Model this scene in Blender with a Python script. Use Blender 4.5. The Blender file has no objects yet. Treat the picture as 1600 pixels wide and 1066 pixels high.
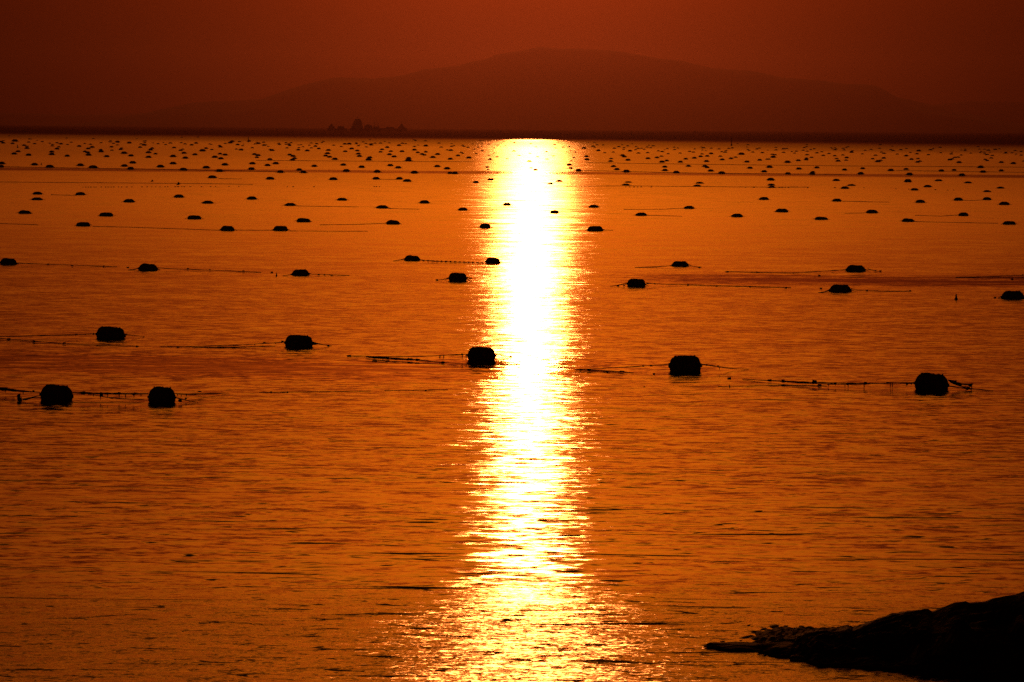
import bpy, bmesh, math, random
from mathutils import Vector, Matrix, noise
R = math.radians
sc = bpy.context.scene
C = sc.collection

# ------------------------------------------------------------------ camera
FPX = 6667.0                     # focal length in pixels of the 1600 px wide photograph (150 mm lens)
CAM_H = 6.9
PITCH, ROLL = R(2.863), R(0.43)
F = Vector((0, math.cos(PITCH), -math.sin(PITCH)))
R0 = Vector((1, 0, 0)); U0 = R0.cross(F)
CX = R0 * math.cos(ROLL) + U0 * math.sin(ROLL)
CY = -R0 * math.sin(ROLL) + U0 * math.cos(ROLL)
cam_d = bpy.data.cameras.new('camera')
cam_d.lens = 150.0; cam_d.sensor_width = 36.0
cam_d.clip_start = 0.5; cam_d.clip_end = 60000
cam = bpy.data.objects.new('camera', cam_d); C.objects.link(cam)
M = Matrix((CX, CY, -F)).transposed().to_4x4()
M.translation = Vector((0, 0, CAM_H))
cam.matrix_world = M
sc.camera = cam

# ------------------------------------------------------------------ world and sun
SUN_EL, SUN_AZ = R(4.3), R(0.24)          # azimuth to the right of the view axis (+Y)
S = Vector((math.sin(SUN_AZ) * math.cos(SUN_EL), math.cos(SUN_AZ) * math.cos(SUN_EL), math.sin(SUN_EL)))
SUN_COL = (1.0, 0.26, 0.05)
SUN_E = 0.11
w = bpy.data.worlds.new('World'); sc.world = w; w.use_nodes = True
nt = w.node_tree; nt.nodes.clear()
def N(nt, typ, **kw):
    n = nt.nodes.new(typ)
    for k, v in kw.items():
        if k.startswith('i_'):
            n.inputs[k[2:].replace('_', ' ')].default_value = v
        else:
            setattr(n, k, v)
    return n
def mth(nt, op, a, b=None, c=None, clamp=False):
    n = nt.nodes.new('ShaderNodeMath'); n.operation = op; n.use_clamp = clamp
    for i, v in enumerate((a, b, c)):
        if v is None: continue
        if isinstance(v, (int, float)): n.inputs[i].default_value = v
        else: nt.links.new(v, n.inputs[i])
    return n.outputs[0]
def ramp(nt, fac, stops, interp='LINEAR'):
    n = nt.nodes.new('ShaderNodeValToRGB'); n.color_ramp.interpolation = interp
    e = n.color_ramp.elements
    while len(e) < len(stops): e.new(0.5)
    for el, (p, c) in zip(e, stops):
        el.position = p
        el.color = (c[0], c[1], c[2], 1) if isinstance(c, (tuple, list)) else (c, c, c, 1)
    nt.links.new(fac, n.inputs[0])
    return n.outputs[0]
tc = N(nt, 'ShaderNodeTexCoord')
sep = N(nt, 'ShaderNodeSeparateXYZ'); nt.links.new(tc.outputs['Generated'], sep.inputs[0])
z = mth(nt, 'MAXIMUM', sep.outputs[2], 0.0)
# elevation gradient of a dusty sunset sky: dark red haze at the horizon, orange above, dim overhead
el = ramp(nt, mth(nt, 'POWER', z, 0.5), [
    (0.0,  (0.045, 0.0032, 0.0006)),
    (0.135, (0.052, 0.0038, 0.0006)),
    (0.178, (0.105, 0.0065, 0.0008)),
    (0.235, (0.26, 0.032, 0.0010)),
    (0.32, (0.97, 0.143, 0.0080)),
    (0.42, (2.15, 0.61, 0.0120)),
    (0.56, (1.6, 0.50, 0.0100)),
    (0.72, (0.10, 0.035, 0.0050)),
    (1.0,  (0.035, 0.016, 0.0060))])
dot = N(nt, 'ShaderNodeVectorMath', operation='DOT_PRODUCT')
nt.links.new(tc.outputs['Generated'], dot.inputs[0]); dot.inputs[1].default_value = S
ang = mth(nt, 'ARCCOSINE', mth(nt, 'MINIMUM', dot.outputs['Value'], 0.999999))
def aureole(width, amp, floor):
    return mth(nt, 'ADD', mth(nt, 'MULTIPLY', mth(nt, 'EXPONENT', mth(nt, 'MULTIPLY', ang, -1.0 / R(width))), amp), floor)
glow = N(nt, 'ShaderNodeCombineXYZ')
nt.links.new(aureole(3.5, 2.9, 0.03), glow.inputs[0]); nt.links.new(aureole(2.9, 3.15, 0.02), glow.inputs[1]); nt.links.new(aureole(5.2, 1.0, 0.04), glow.inputs[2])
mul = N(nt, 'ShaderNodeVectorMath', operation='MULTIPLY'); nt.links.new(el, mul.inputs[0]); nt.links.new(glow.outputs[0], mul.inputs[1])
sky = N(nt, 'ShaderNodeTexSky', sky_type='NISHITA', sun_disc=False, sun_elevation=SUN_EL, sun_rotation=SUN_AZ, dust_density=8.0)
tint = N(nt, 'ShaderNodeVectorMath', operation='MULTIPLY'); nt.links.new(sky.outputs[0], tint.inputs[0]); tint.inputs[1].default_value = (0.004, 0.0016, 0.0004)
add = N(nt, 'ShaderNodeVectorMath', operation='ADD'); nt.links.new(mul.outputs[0], add.inputs[0]); nt.links.new(tint.outputs[0], add.inputs[1])
bg = N(nt, 'ShaderNodeBackground'); nt.links.new(add.outputs[0], bg.inputs[0]); bg.inputs[1].default_value = 1.0
wo = N(nt, 'ShaderNodeOutputWorld'); nt.links.new(bg.outputs[0], wo.inputs[0])

sun_d = bpy.data.lights.new('sun', 'SUN'); sun_d.energy = SUN_E; sun_d.color = SUN_COL; sun_d.angle = R(0.53)
sun = bpy.data.objects.new('sun', sun_d); C.objects.link(sun)
sun.location = S * 500; sun.rotation_euler = (-S).to_track_quat('-Z', 'Y').to_euler()

sc.view_settings.view_transform = 'Standard'; sc.view_settings.look = 'None'
sc.view_settings.exposure = 0.0; sc.view_settings.gamma = 1.0; sc.view_settings.use_curve_mapping = False
sc.render.engine = 'CYCLES'
sc.cycles.use_denoising = False
sc.cycles.max_bounces = 4; sc.cycles.volume_bounces = 0
sc.cycles.sample_clamp_direct = 0.0; sc.cycles.sample_clamp_indirect = 4.0

# ------------------------------------------------------------------ helpers
def pdir(px, py):
    return F * FPX + CX * (px - 800.0) + CY * (533.0 - py)
def on_water(px, py):
    """point of the sea surface (z = 0) seen at a pixel of the photograph"""
    d = pdir(px, py); t = -CAM_H / d.z
    p = d * t; return Vector((p.x, p.y, 0.0)), t * FPX      # point, distance along the axis
def tag(o, label=None, cat=None, group=None, kind=None):
    if label: o['label'] = label
    if cat: o['category'] = cat
    if group: o['group'] = group
    if kind: o['kind'] = kind
    return o
def link(name, data, parent=None):
    o = bpy.data.objects.new(name, data); C.objects.link(o)
    if parent: o.parent = parent
    return o
def mesh_from(name, verts, faces, mat, smooth=True):
    me = bpy.data.meshes.new(name); me.from_pydata(verts, [], faces); me.update()
    if mat: me.materials.append(mat)
    if smooth: me.polygons.foreach_set('use_smooth', [True] * len(me.polygons))
    return me
class MB:
    def __init__(s): s.v = []; s.f = []
    def add(s, vs, fs):
        b = len(s.v); s.v += [tuple(v) for v in vs]; s.f += [tuple(i + b for i in f) for f in fs]
    def box(s, x0, x1, y0, y1, z0, z1, tx=0.0, ty=0.0):
        vs = [(x0, y0, z0), (x1, y0, z0), (x1, y1, z0), (x0, y1, z0),
              (x0 + tx, y0 + ty, z1), (x1 - tx, y0 + ty, z1), (x1 - tx, y1 - ty, z1), (x0 + tx, y1 - ty, z1)]
        s.add(vs, [(3, 2, 1, 0), (4, 5, 6, 7), (0, 1, 5, 4), (1, 2, 6, 5), (2, 3, 7, 6), (3, 0, 4, 7)])
    def tube(s, pts, rads, n=6, cap=True):
        vs = []; fs = []
        for i, p in enumerate(pts):
            p = Vector(p)
            a = Vector(pts[max(i - 1, 0)]); b = Vector(pts[min(i + 1, len(pts) - 1)])
            t = (b - a).normalized()
            u = t.cross(Vector((0, 0, 1)))
            if u.length < 1e-3: u = Vector((1, 0, 0))
            u.normalize(); v = u.cross(t)
            r = rads[i] if isinstance(rads, (list, tuple)) else rads
            for k in range(n):
                an = 2 * math.pi * k / n
                vs.append(p + (u * math.cos(an) + v * math.sin(an)) * r)
        for i in range(len(pts) - 1):
            for k in range(n):
                fs.append((i * n + k, i * n + (k + 1) % n, (i + 1) * n + (k + 1) % n, (i + 1) * n + k))
        if cap:
            fs.append(tuple(range(n))); fs.append(tuple(reversed(range((len(pts) - 1) * n, len(pts) * n))))
        s.add(vs, fs)
    def mesh(s, name, mat, smooth=True): return mesh_from(name, s.v, s.f, mat, smooth)

def principled(name, col, rough, var=0.4, scale=6.0, bump=0.3, bdist=0.02, spec=0.5):
    m = bpy.data.materials.new(name); m.use_nodes = True; nt = m.node_tree
    b = nt.nodes['Principled BSDF']
    t = N(nt, 'ShaderNodeTexCoord')
    n1 = N(nt, 'ShaderNodeTexNoise'); n1.inputs['Scale'].default_value = scale; n1.inputs['Detail'].default_value = 6
    nt.links.new(t.outputs['Object'], n1.inputs['Vector'])
    c = ramp(nt, n1.outputs['Fac'], [(0.3, tuple(x * (1 - var) for x in col)), (0.7, tuple(x * (1 + var) for x in col))])
    nt.links.new(c, b.inputs['Base Color'])
    b.inputs['Roughness'].default_value = rough
    b.inputs['Specular IOR Level'].default_value = spec
    bp = N(nt, 'ShaderNodeBump'); bp.inputs['Strength'].default_value = bump; bp.inputs['Distance'].default_value = bdist
    n2 = N(nt, 'ShaderNodeTexNoise'); n2.inputs['Scale'].default_value = scale * 4; n2.inputs['Detail'].default_value = 4
    nt.links.new(t.outputs['Object'], n2.inputs['Vector'])
    nt.links.new(n2.outputs['Fac'], bp.inputs['Height']); nt.links.new(bp.outputs[0], b.inputs['Normal'])
    return m
M_FOAM = principled('weathered_foam', (0.05, 0.042, 0.035), 0.85, 0.5, 5.0, 0.5, 0.03, 0.2)
M_ROPE = principled('wet_rope', (0.035, 0.03, 0.022), 0.8, 0.4, 30.0, 0.4, 0.01, 0.2)
M_CLUMP = principled('mussel_clump', (0.02, 0.018, 0.016), 0.7, 0.5, 20.0, 0.6, 0.02, 0.3)
M_ROCK = principled('dark_wet_rock', (0.012, 0.010, 0.009), 0.7, 0.5, 1.6, 0.9, 0.06, 0.10)
M_HILL = principled('far_wooded_hill', (0.045, 0.05, 0.03), 0.9, 0.3, 0.004, 0.3, 4.0, 0.1)
M_HULL = principled('ship_hull_paint', (0.06, 0.03, 0.025), 0.6, 0.2, 0.3, 0.1, 0.05)
M_DECKH = principled('ship_deckhouse_paint', (0.22, 0.21, 0.2), 0.6, 0.2, 0.3, 0.1, 0.05)
M_GLASS = principled('dark_window_glass', (0.02, 0.02, 0.02), 0.1, 0.1, 1.0, 0.0, 0.01)
M_MAST = principled('mast_paint', (0.1, 0.09, 0.08), 0.6, 0.2, 1.0, 0.1, 0.02)

# ------------------------------------------------------------------ water
def water_material():
    m = bpy.data.materials.new('sea_water'); m.use_nodes = True; nt = m.node_tree; nt.nodes.clear()
    L = nt.links.new
    geo = N(nt, 'ShaderNodeNewGeometry')
    P = geo.outputs['Position']
    sp = N(nt, 'ShaderNodeSeparateXYZ'); L(P, sp.inputs[0])
    X, Y = sp.outputs[0], sp.outputs[1]
    def mr(v, a, b, c, d, smooth=True):
        n = N(nt, 'ShaderNodeMapRange'); n.interpolation_type = 'SMOOTHSTEP' if smooth else 'LINEAR'
        L(v, n.inputs[0])
        for i, q in enumerate((a, b, c, d)): n.inputs[i + 1].default_value = q
        return n.outputs[0]
    def tex(sx, sy, scale, detail=2.0, rough=0.5, rot=0.0, dist=0.0, off=0.0):
        mp = N(nt, 'ShaderNodeMapping'); L(P, mp.inputs[0])
        mp.inputs['Scale'].default_value = (sx, sy, 1); mp.inputs['Rotation'].default_value = (0, 0, rot)
        mp.inputs['Location'].default_value = (off, off * 0.7, 0)
        n = N(nt, 'ShaderNodeTexNoise', noise_dimensions='2D'); L(mp.outputs[0], n.inputs['Vector'])
        n.inputs['Scale'].default_value = scale; n.inputs['Detail'].default_value = detail
        n.inputs['Roughness'].default_value = rough; n.inputs['Distortion'].default_value = dist
        return n
    def slopes(n, amp):
        """noise colour channels -> a centred slope vector"""
        v = N(nt, 'ShaderNodeVectorMath', operation='SUBTRACT'); L(n.outputs['Color'], v.inputs[0]); v.inputs[1].default_value = (0.5, 0.5, 0.5)
        s = N(nt, 'ShaderNodeVectorMath', operation='SCALE'); L(v.outputs[0], s.inputs[0])
        if isinstance(amp, (int, float)): s.inputs['Scale'].default_value = amp
        else: L(amp, s.inputs['Scale'])
        return s.outputs[0]
    def vadd(a, b):
        v = N(nt, 'ShaderNodeVectorMath', operation='ADD'); L(a, v.inputs[0]); L(b, v.inputs[1]); return v.outputs[0]
    shore = mr(Y, 57.0, 68.0, 1.0, 0.0)                  # choppy small wavelets close to the rocks
    nearm = mr(Y, 60.0, 400.0, 1.0, 0.0)
    # the open water beyond the floats lies smooth, its reflection dimmed; its edge runs slightly askew
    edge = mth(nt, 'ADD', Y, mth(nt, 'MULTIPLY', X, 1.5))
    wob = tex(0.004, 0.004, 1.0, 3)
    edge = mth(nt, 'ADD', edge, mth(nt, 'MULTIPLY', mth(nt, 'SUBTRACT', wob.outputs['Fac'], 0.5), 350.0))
    far_calm_dim = mr(edge, 1850.0, 3000.0, 0.0, 1.0)
    # slicks: long smooth streaks
    sl = tex(0.012, 0.16, 1.0, 3, 0.6, R(3), 0.6)
    slick = mr(sl.outputs['Fac'], 0.56, 0.70, 0.0, 1.0)
    # smooth oily lanes beside the float rows
    br = tex(0.05, 1.1, 1.0, 3, 0.6, R(-2), 0.4, 5.0)
    wv = mth(nt, 'MULTIPLY', mth(nt, 'SUBTRACT', tex(0.05, 0.02, 1.0, 2).outputs['Fac'], 0.5), 10.0)
    Yw = mth(nt, 'ADD', Y, wv)
    def lane(c, hw, xa, xb):
        d_ = mth(nt, 'ABSOLUTE', mth(nt, 'SUBTRACT', Yw, c))
        return mth(nt, 'MULTIPLY', mr(d_, hw * 0.35, hw, 1.0, 0.0), mr(X, xa, xb, 1.0, 0.0))
    lanes = mth(nt, 'MAXIMUM', lane(123.0, 7.5, -4.0, 8.0), mth(nt, 'MAXIMUM', lane(197.0, 9.0, 9.0, 3.0), mth(nt, 'MULTIPLY', lane(655.0, 30.0, 9000.0, 9100.0), 0.8)))
    lanes = mth(nt, 'MULTIPLY', lanes, mr(br.outputs['Fac'], 0.36, 0.56, 0.25, 1.0))
    slick = mth(nt, 'MAXIMUM', mth(nt, 'MULTIPLY', slick, 0.5), lanes)
    calm = mth(nt, 'SUBTRACT', 1.0, mth(nt, 'MULTIPLY', slick, 0.9))
    calm = mth(nt, 'MULTIPLY', calm, mth(nt, 'SUBTRACT', 1.0, mth(nt, 'MULTIPLY', far_calm_dim, 0.97)))
    n_sw = tex(0.5, 1.0, 0.35, 5, 0.62, R(-4), 0.3)
    n_rp = tex(0.45, 1.0, 2.3, 3, 0.55, R(3), 0.4, 7.0)
    n_fi = tex(0.7, 1.0, 7.0, 3, 0.6, R(-6), 0.2, 13.0)
    n_sh = tex(0.9, 1.0, 9.0, 4, 0.7, R(10), 1.0, 31.0)
    a_sw = mth(nt, 'MULTIPLY', calm, mr(Y, 80.0, 420.0, 0.05, 0.30))
    a_rp = mth(nt, 'MULTIPLY', calm, mth(nt, 'ADD', 0.13, mth(nt, 'MULTIPLY', nearm, 0.08)))
    a_fi = mth(nt, 'MULTIPLY', calm, 0.13)
    a_sh = mth(nt, 'MULTIPLY', shore, 0.55)
    s = vadd(vadd(slopes(n_sw, a_sw), slopes(n_rp, a_rp)), vadd(slopes(n_fi, a_fi), slopes(n_sh, a_sh)))
    # steep little wave fronts turned towards the shore: long thin crests and short dashes
    zone = mr(Y, 62.0, 135.0, 1.0, 0.25)
    def fronts(sx, sy, scale, lo, hi, amp, rot, off):
        n = tex(sx, sy, scale, 2, 0.5, rot, 0.5, off)
        return mth(nt, 'MULTIPLY', mth(nt, 'MULTIPLY', mr(n.outputs['Fac'], lo, hi, 0.0, 1.0), zone), -amp)
    fsum = mth(nt, 'ADD', fronts(0.12, 1.0, 1.9, 0.645, 0.80, 0.21, R(-4), 3.0), fronts(0.42, 1.0, 3.4, 0.60, 0.78, 0.20, R(3), 17.0))
    fv = N(nt, 'ShaderNodeCombineXYZ'); L(mth(nt, 'MULTIPLY', fsum, calm), fv.inputs[1])
    s = vadd(s, fv.outputs[0])
    fl = N(nt, 'ShaderNodeVectorMath', operation='MULTIPLY'); L(s, fl.inputs[0]); fl.inputs[1].default_value = (1, 1, 0)
    up = vadd(fl.outputs[0], (lambda n: (setattr(n.inputs[0], 'default_value', 0), n.outputs[0])[1])(N(nt, 'ShaderNodeCombineXYZ')))
    cz = N(nt, 'ShaderNodeCombineXYZ'); cz.inputs[2].default_value = 1.0
    up = vadd(fl.outputs[0], cz.outputs[0])
    nn = N(nt, 'ShaderNodeVectorMath', operation='NORMALIZE'); L(up, nn.inputs[0])
    gl = N(nt, 'ShaderNodeBsdfAnisotropic', distribution='BECKMANN'); L(nn.outputs[0], gl.inputs['Normal'])
    gl.inputs['Color'].default_value = (0.92, 0.9, 0.88, 1)
    rg = mth(nt, 'ADD', mth(nt, 'MULTIPLY', mr(Y, 70.0, 420.0, 0.0, 1.0), 0.08), 0.158)
    rg = mth(nt, 'ADD', rg, mth(nt, 'MULTIPLY', shore, 0.07))
    rg = mth(nt, 'MULTIPLY', rg, mth(nt, 'SUBTRACT', 1.0, mth(nt, 'MULTIPLY', lanes, 0.65)))
    rg = mth(nt, 'MULTIPLY', rg, mth(nt, 'SUBTRACT', 1.0, mth(nt, 'MULTIPLY', far_calm_dim, 0.68)))
    L(rg, gl.inputs['Roughness'])
    df = N(nt, 'ShaderNodeBsdfDiffuse'); df.inputs['Color'].default_value = (0.012, 0.016, 0.014, 1)
    fr = N(nt, 'ShaderNodeFresnel'); fr.inputs['IOR'].default_value = 1.333; L(nn.outputs[0], fr.inputs['Normal'])
    mx = N(nt, 'ShaderNodeMixShader')      # reflection cut with distance, painting the dark band of water at the horizon
    L(mth(nt, 'MULTIPLY', fr.outputs[0], mth(nt, 'SUBTRACT', 1.0, mth(nt, 'MAXIMUM', mth(nt, 'MULTIPLY', far_calm_dim, 0.78), mth(nt, 'MAXIMUM', mr(edge, 150.0, 1000.0, 0.0, 0.40), mr(edge, 500.0, 2200.0, 0.0, 0.74))))), mx.inputs[0]); L(df.outputs[0], mx.inputs[1]); L(gl.outputs[0], mx.inputs[2])
    out = N(nt, 'ShaderNodeOutputMaterial'); L(mx.outputs[0], out.inputs[0])
    return m
M_SEA = water_material()
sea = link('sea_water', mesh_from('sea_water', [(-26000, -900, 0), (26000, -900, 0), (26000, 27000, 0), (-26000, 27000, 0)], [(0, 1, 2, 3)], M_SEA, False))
tag(sea, kind='structure')

# ------------------------------------------------------------------ mountains across the bay
def mountain(prof, dist, depth, seed, name):
    nx = 220; ny = 16; x0 = prof[0][0]; x1 = prof[-1][0]
    vs = []; fs = []
    def hp(px):
        for (a, ya), (b, yb) in zip(prof, prof[1:]):
            if a <= px <= b:
                t = (px - a) / (b - a); return ya + (yb - ya) * t
        return prof[-1][1]
    for j in range(ny + 1):
        v = j / ny * 2 - 1                                # -1 near shore, 0 ridge, +1 behind
        for i in range(nx + 1):
            px = x0 + (x1 - x0) * i / nx
            d = pdir(px, hp(px)); t = dist / d.y
            hz = max(CAM_H + d.z * t, 2.0)
            hz += (noise.noise(Vector((px * 0.03, seed, 0))) * 2.0 + noise.noise(Vector((px * 0.11, seed, 3))) * 1.0) * min(1, hz / 50)
            xw = d.x * t; yw = dist + v * depth
            k = (1 - abs(v) ** 1.3)
            g = noise.noise(Vector((xw * 0.0022, yw * 0.0022, seed))) * 0.35 * k * (1 - k) * 4 * 0.5
            zz = hz * max(0.0, min(1.0, k + g)) if j not in (0, ny) else -0.8
            if v == 0: zz = hz
            vs.append((xw, yw, zz))
    for j in range(ny):
        for i in range(nx):
            a = j * (nx + 1) + i; fs.append((a, a + 1, a + nx + 2, a + nx + 1))
    o = link(name, mesh_from(name, vs, fs, M_HILL)); tag(o, kind='structure'); return o
PROF = [(120, 200), (200, 186), (257, 171), (305, 160), (410, 155), (445, 141), (480, 131), (524, 121), (585, 123), (629, 118), (664, 108),
        (716, 103), (734, 97), (760, 93), (773, 86), (812, 80), (843, 73), (874, 77), (900, 76), (957, 79), (1005, 87), (1031, 92), (1071, 96),
        (1110, 106), (1184, 112), (1224, 122), (1276, 125), (1320, 131), (1366, 133), (1390, 149), (1425, 158), (1500, 176), (1600, 200)]
mountain(PROF, 22000, 3000, 1.7, 'mountain')
PROF2 = [(1250, 206), (1330, 192), (1400, 170), (1447, 165), (1482, 162), (1512, 158), (1600, 160), (1700, 150), (1800, 165), (1950, 180), (2100, 205)]
mountain(PROF2, 25500, 1200, 5.2, 'hill')
PROF3 = [(-500, 190), (-350, 178), (-150, 182), (0, 176), (120, 180), (257, 176), (330, 186), (420, 200)]
mountain(PROF3, 25500, 1100, 8.2, 'hill')

# ------------------------------------------------------------------ haze over the bay
hb = MB(); hb.box(-26500, 26500, -1200, 27800, -1.5, 480)
M_HAZE = bpy.data.materials.new('haze_air'); M_HAZE.use_nodes = True
hn = M_HAZE.node_tree; hn.nodes.clear()
hv = N(hn, 'ShaderNodeVolumePrincipled'); hv.inputs['Color'].default_value = (0.185, 0.078, 0.07, 1)
hv.inputs['Density'].default_value = 0.00005; hv.inputs['Anisotropy'].default_value = 0.93
ho = N(hn, 'ShaderNodeOutputMaterial'); hn.links.new(hv.outputs[0], ho.inputs['Volume'])
haze = link('haze', hb.mesh('haze', M_HAZE, False)); tag(haze, kind='stuff')
#BUILD
# ------------------------------------------------------------------ far ships
def box_part(name, mat, parent, boxes):
    b = MB()
    for q in boxes: b.box(*q)
    return link(name, b.mesh(name, mat, False), parent)
def hull_mesh(L, B, D, bow=0.18, sheer=0.25):
    n = 14; vs = []; fs = []
    for i in range(n + 1):
        t = i / n; x = (t - 0.5) * L
        wd = B * 0.5 * (1 - max(0, (t - (1 - bow)) / bow) ** 2 * 0.97) * (1 - max(0, (0.1 - t) / 0.1) * 0.25)
        top = D * (1 + sheer * max(0, (t - 0.55) / 0.45) ** 2 + 0.1 * max(0, (0.15 - t) / 0.15))
        xo = L * 0.05 * max(0, (t - 0.7) / 0.3)
        vs += [(x, -wd * 0.75, -1.2), (x + xo, -wd, top), (x + xo, wd, top), (x, wd * 0.75, -1.2)]
    for i in range(n):
        a = i * 4
        for k in range(4): fs.append((a + k, a + (k + 1) % 4, a + 4 + (k + 1) % 4, a + 4 + k))
    fs += [(3, 2, 1, 0), (n * 4, n * 4 + 1, n * 4 + 2, n * 4 + 3)]
    return mesh_from('hull', vs, fs, M_HULL, False)
def win_row(parent, x0, x1, y, z, n, s=1.0):
    me = MB(); me.box(-0.5 * s, 0.5 * s, -0.06, 0.06, -0.4 * s, 0.4 * s); m = me.mesh('window', M_GLASS, False)
    for i in range(n):
        o = link('window', m, parent); o.location = (x0 + (x1 - x0) * (i + 0.5) / n, y, z)
def mast(parent, x, z0, z1, r=0.35, yard=None):
    b = MB(); b.tube([(x, 0, z0), (x, 0, z1)], [r, r * 0.4], 6)
    if yard: b.tube([(x - yard, 0, z0 + (z1 - z0) * 0.72), (x + yard, 0, z0 + (z1 - z0) * 0.72)], r * 0.4, 5)
    b.tube([(x, 0, z1 - 0.5), (x + (z1 - z0) * 0.35, 0, z0)], r * 0.25, 4)
    return link('mast', b.mesh('mast', M_MAST, False), parent)
def ship_root(px, py, label, cat='ship', group='ships anchored on the horizon', name='cargo_ship', flip=False):
    p, dist = on_water(px, py)
    e = link(name, None); e.location = p; tag(e, label, cat, group)
    if flip: e.rotation_euler.z = math.pi
    return e, dist / FPX            # metres per photograph pixel
Y_SHIP = 204.3
# small vessel on the left, wheelhouse aft and a second block forward
e, u = ship_root(526, Y_SHIP, 'small dark ship leftmost of the three vessels on the horizon', name='coaster')
link('hull', hull_mesh(30 * u, 7 * u, 3.2 * u), e)
d = box_part('deckhouse', M_DECKH, e, [(-12.5 * u, -3 * u, -2.6 * u, 2.6 * u, 3.1 * u, 7 * u, 0.4 * u, .2 * u), (-11 * u, -5 * u, -2 * u, 2 * u, 7 * u, 9.4 * u, 0.9 * u, .3 * u)])
win_row(d, -11.5 * u, -4 * u, -2.58 * u, 5.2 * u, 5, u * 0.8)
link('funnel', (lambda b: (b.tube([(-8 * u, 0, 9 * u), (-8.3 * u, 0, 11 * u)], [1.3 * u, 1.0 * u], 10), b.mesh('funnel', M_HULL))[1])(MB()), e)
box_part('deck_cargo', M_HULL, e, [(1 * u, 12 * u, -2.4 * u, 2.4 * u, 3.1 * u, 7.2 * u, 0.8 * u, .2 * u)])
# big ship in the middle
e, u = ship_root(573, Y_SHIP, 'largest ship on the horizon with a tall tower and thin masts, middle of three')
link('hull', hull_mesh(52 * u, 9 * u, 3.6 * u, 0.14, 0.15), e)
d = box_part('deckhouse', M_DECKH, e, [(-24.5 * u, -5.5 * u, -4 * u, 4 * u, 3.5 * u, 7.5 * u, .8 * u, .2 * u), (-22.5 * u, -6.5 * u, -3.6 * u, 3.6 * u, 7.5 * u, 11.5 * u, .7 * u, .2 * u),
                                      (-21 * u, -7.5 * u, -3.2 * u, 3.2 * u, 11.5 * u, 15 * u, .8 * u, .2 * u), (-19.5 * u, -9 * u, -2.8 * u, 2.8 * u, 15 * u, 18 * u, 1.2 * u, .3 * u)])
for zz, a, b in ((5.6, -23, -7), (9.6, -21, -8), (13.3, -19.5, -9), (16.4, -18, -10.5)):
    win_row(d, a * u, b * u, {5.6: -3.95, 9.6: -3.55, 13.3: -3.12, 16.4: -2.7}[zz] * u, zz * u, 7, u * 0.7)
link('funnel', (lambda b: (b.tube([(-11 * u, 0, 15 * u), (-11.6 * u, 0, 18.5 * u)], [1.6 * u, 1.3 * u], 12), b.mesh('funnel', M_HULL))[1])(MB()), e)
mast(e, -14.5 * u, 17.5 * u, 22 * u, .45 * u, 1.6 * u); mast(e, 11.5 * u, 3 * u, 15.5 * u, .4 * u, 2 * u); mast(e, 17.5 * u, 3 * u, 13.5 * u, .3 * u, 1.2 * u); mast(e, 4 * u, 3 * u, 10 * u, .4 * u)
box_part('deck_cargo', M_HULL, e, [(-4 * u, 9 * u, -3.2 * u, 3.2 * u, 3.6 * u, 8.2 * u, .6 * u, .2 * u), (9.6 * u, 20 * u, -3 * u, 3 * u, 3.6 * u, 6.6 * u, .6 * u, .2 * u), (-1 * u, 6 * u, -2 * u, 2 * u, 8.2 * u, 9.6 * u, .8 * u, .2 * u)])
# right vessel, bridge at its right end
e, u = ship_root(618, Y_SHIP, 'low ship with a peaked wheelhouse at its right end, rightmost of three on the horizon', name='coaster')
link('hull', hull_mesh(34 * u, 7 * u, 3.4 * u), e)
d = box_part('deckhouse', M_DECKH, e, [(4 * u, 15 * u, -2.6 * u, 2.6 * u, 3.4 * u, 6.6 * u, 1.0 * u, .2 * u), (6 * u, 13 * u, -2.2 * u, 2.2 * u, 6.6 * u, 9.4 * u, 1.6 * u, .3 * u), (8 * u, 11 * u, -1.2 * u, 1.2 * u, 9.4 * u, 11.5 * u, .9 * u, .3 * u)])
win_row(d, 6 * u, 13 * u, -2.55 * u, 5.0 * u, 5, u * 0.7)
mast(e, 9.4 * u, 11 * u, 15 * u, .3 * u, .8 * u); mast(e, -13 * u, 3 * u, 7.5 * u, .3 * u)
box_part('deck_cargo', M_HULL, e, [(-15 * u, -2 * u, -2.4 * u, 2.4 * u, 3.4 * u, 5.6 * u, .8 * u, .2 * u)])
# tiny boat right of the sun path
e, u = ship_root(1087, 208.0, 'tiny faint fishing boat alone on the horizon right of the sun path', 'boat', None, 'fishing_boat')
link('hull', hull_mesh(9 * u, 2.4 * u, 1.2 * u), e)
box_part('wheelhouse', M_DECKH, e, [(-3 * u, 0.5 * u, -.8 * u, .8 * u, 1.2 * u, 3 * u, .3 * u, .1 * u)])
mast(e, 0, 2 * u, 5.2 * u, .2 * u)

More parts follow.
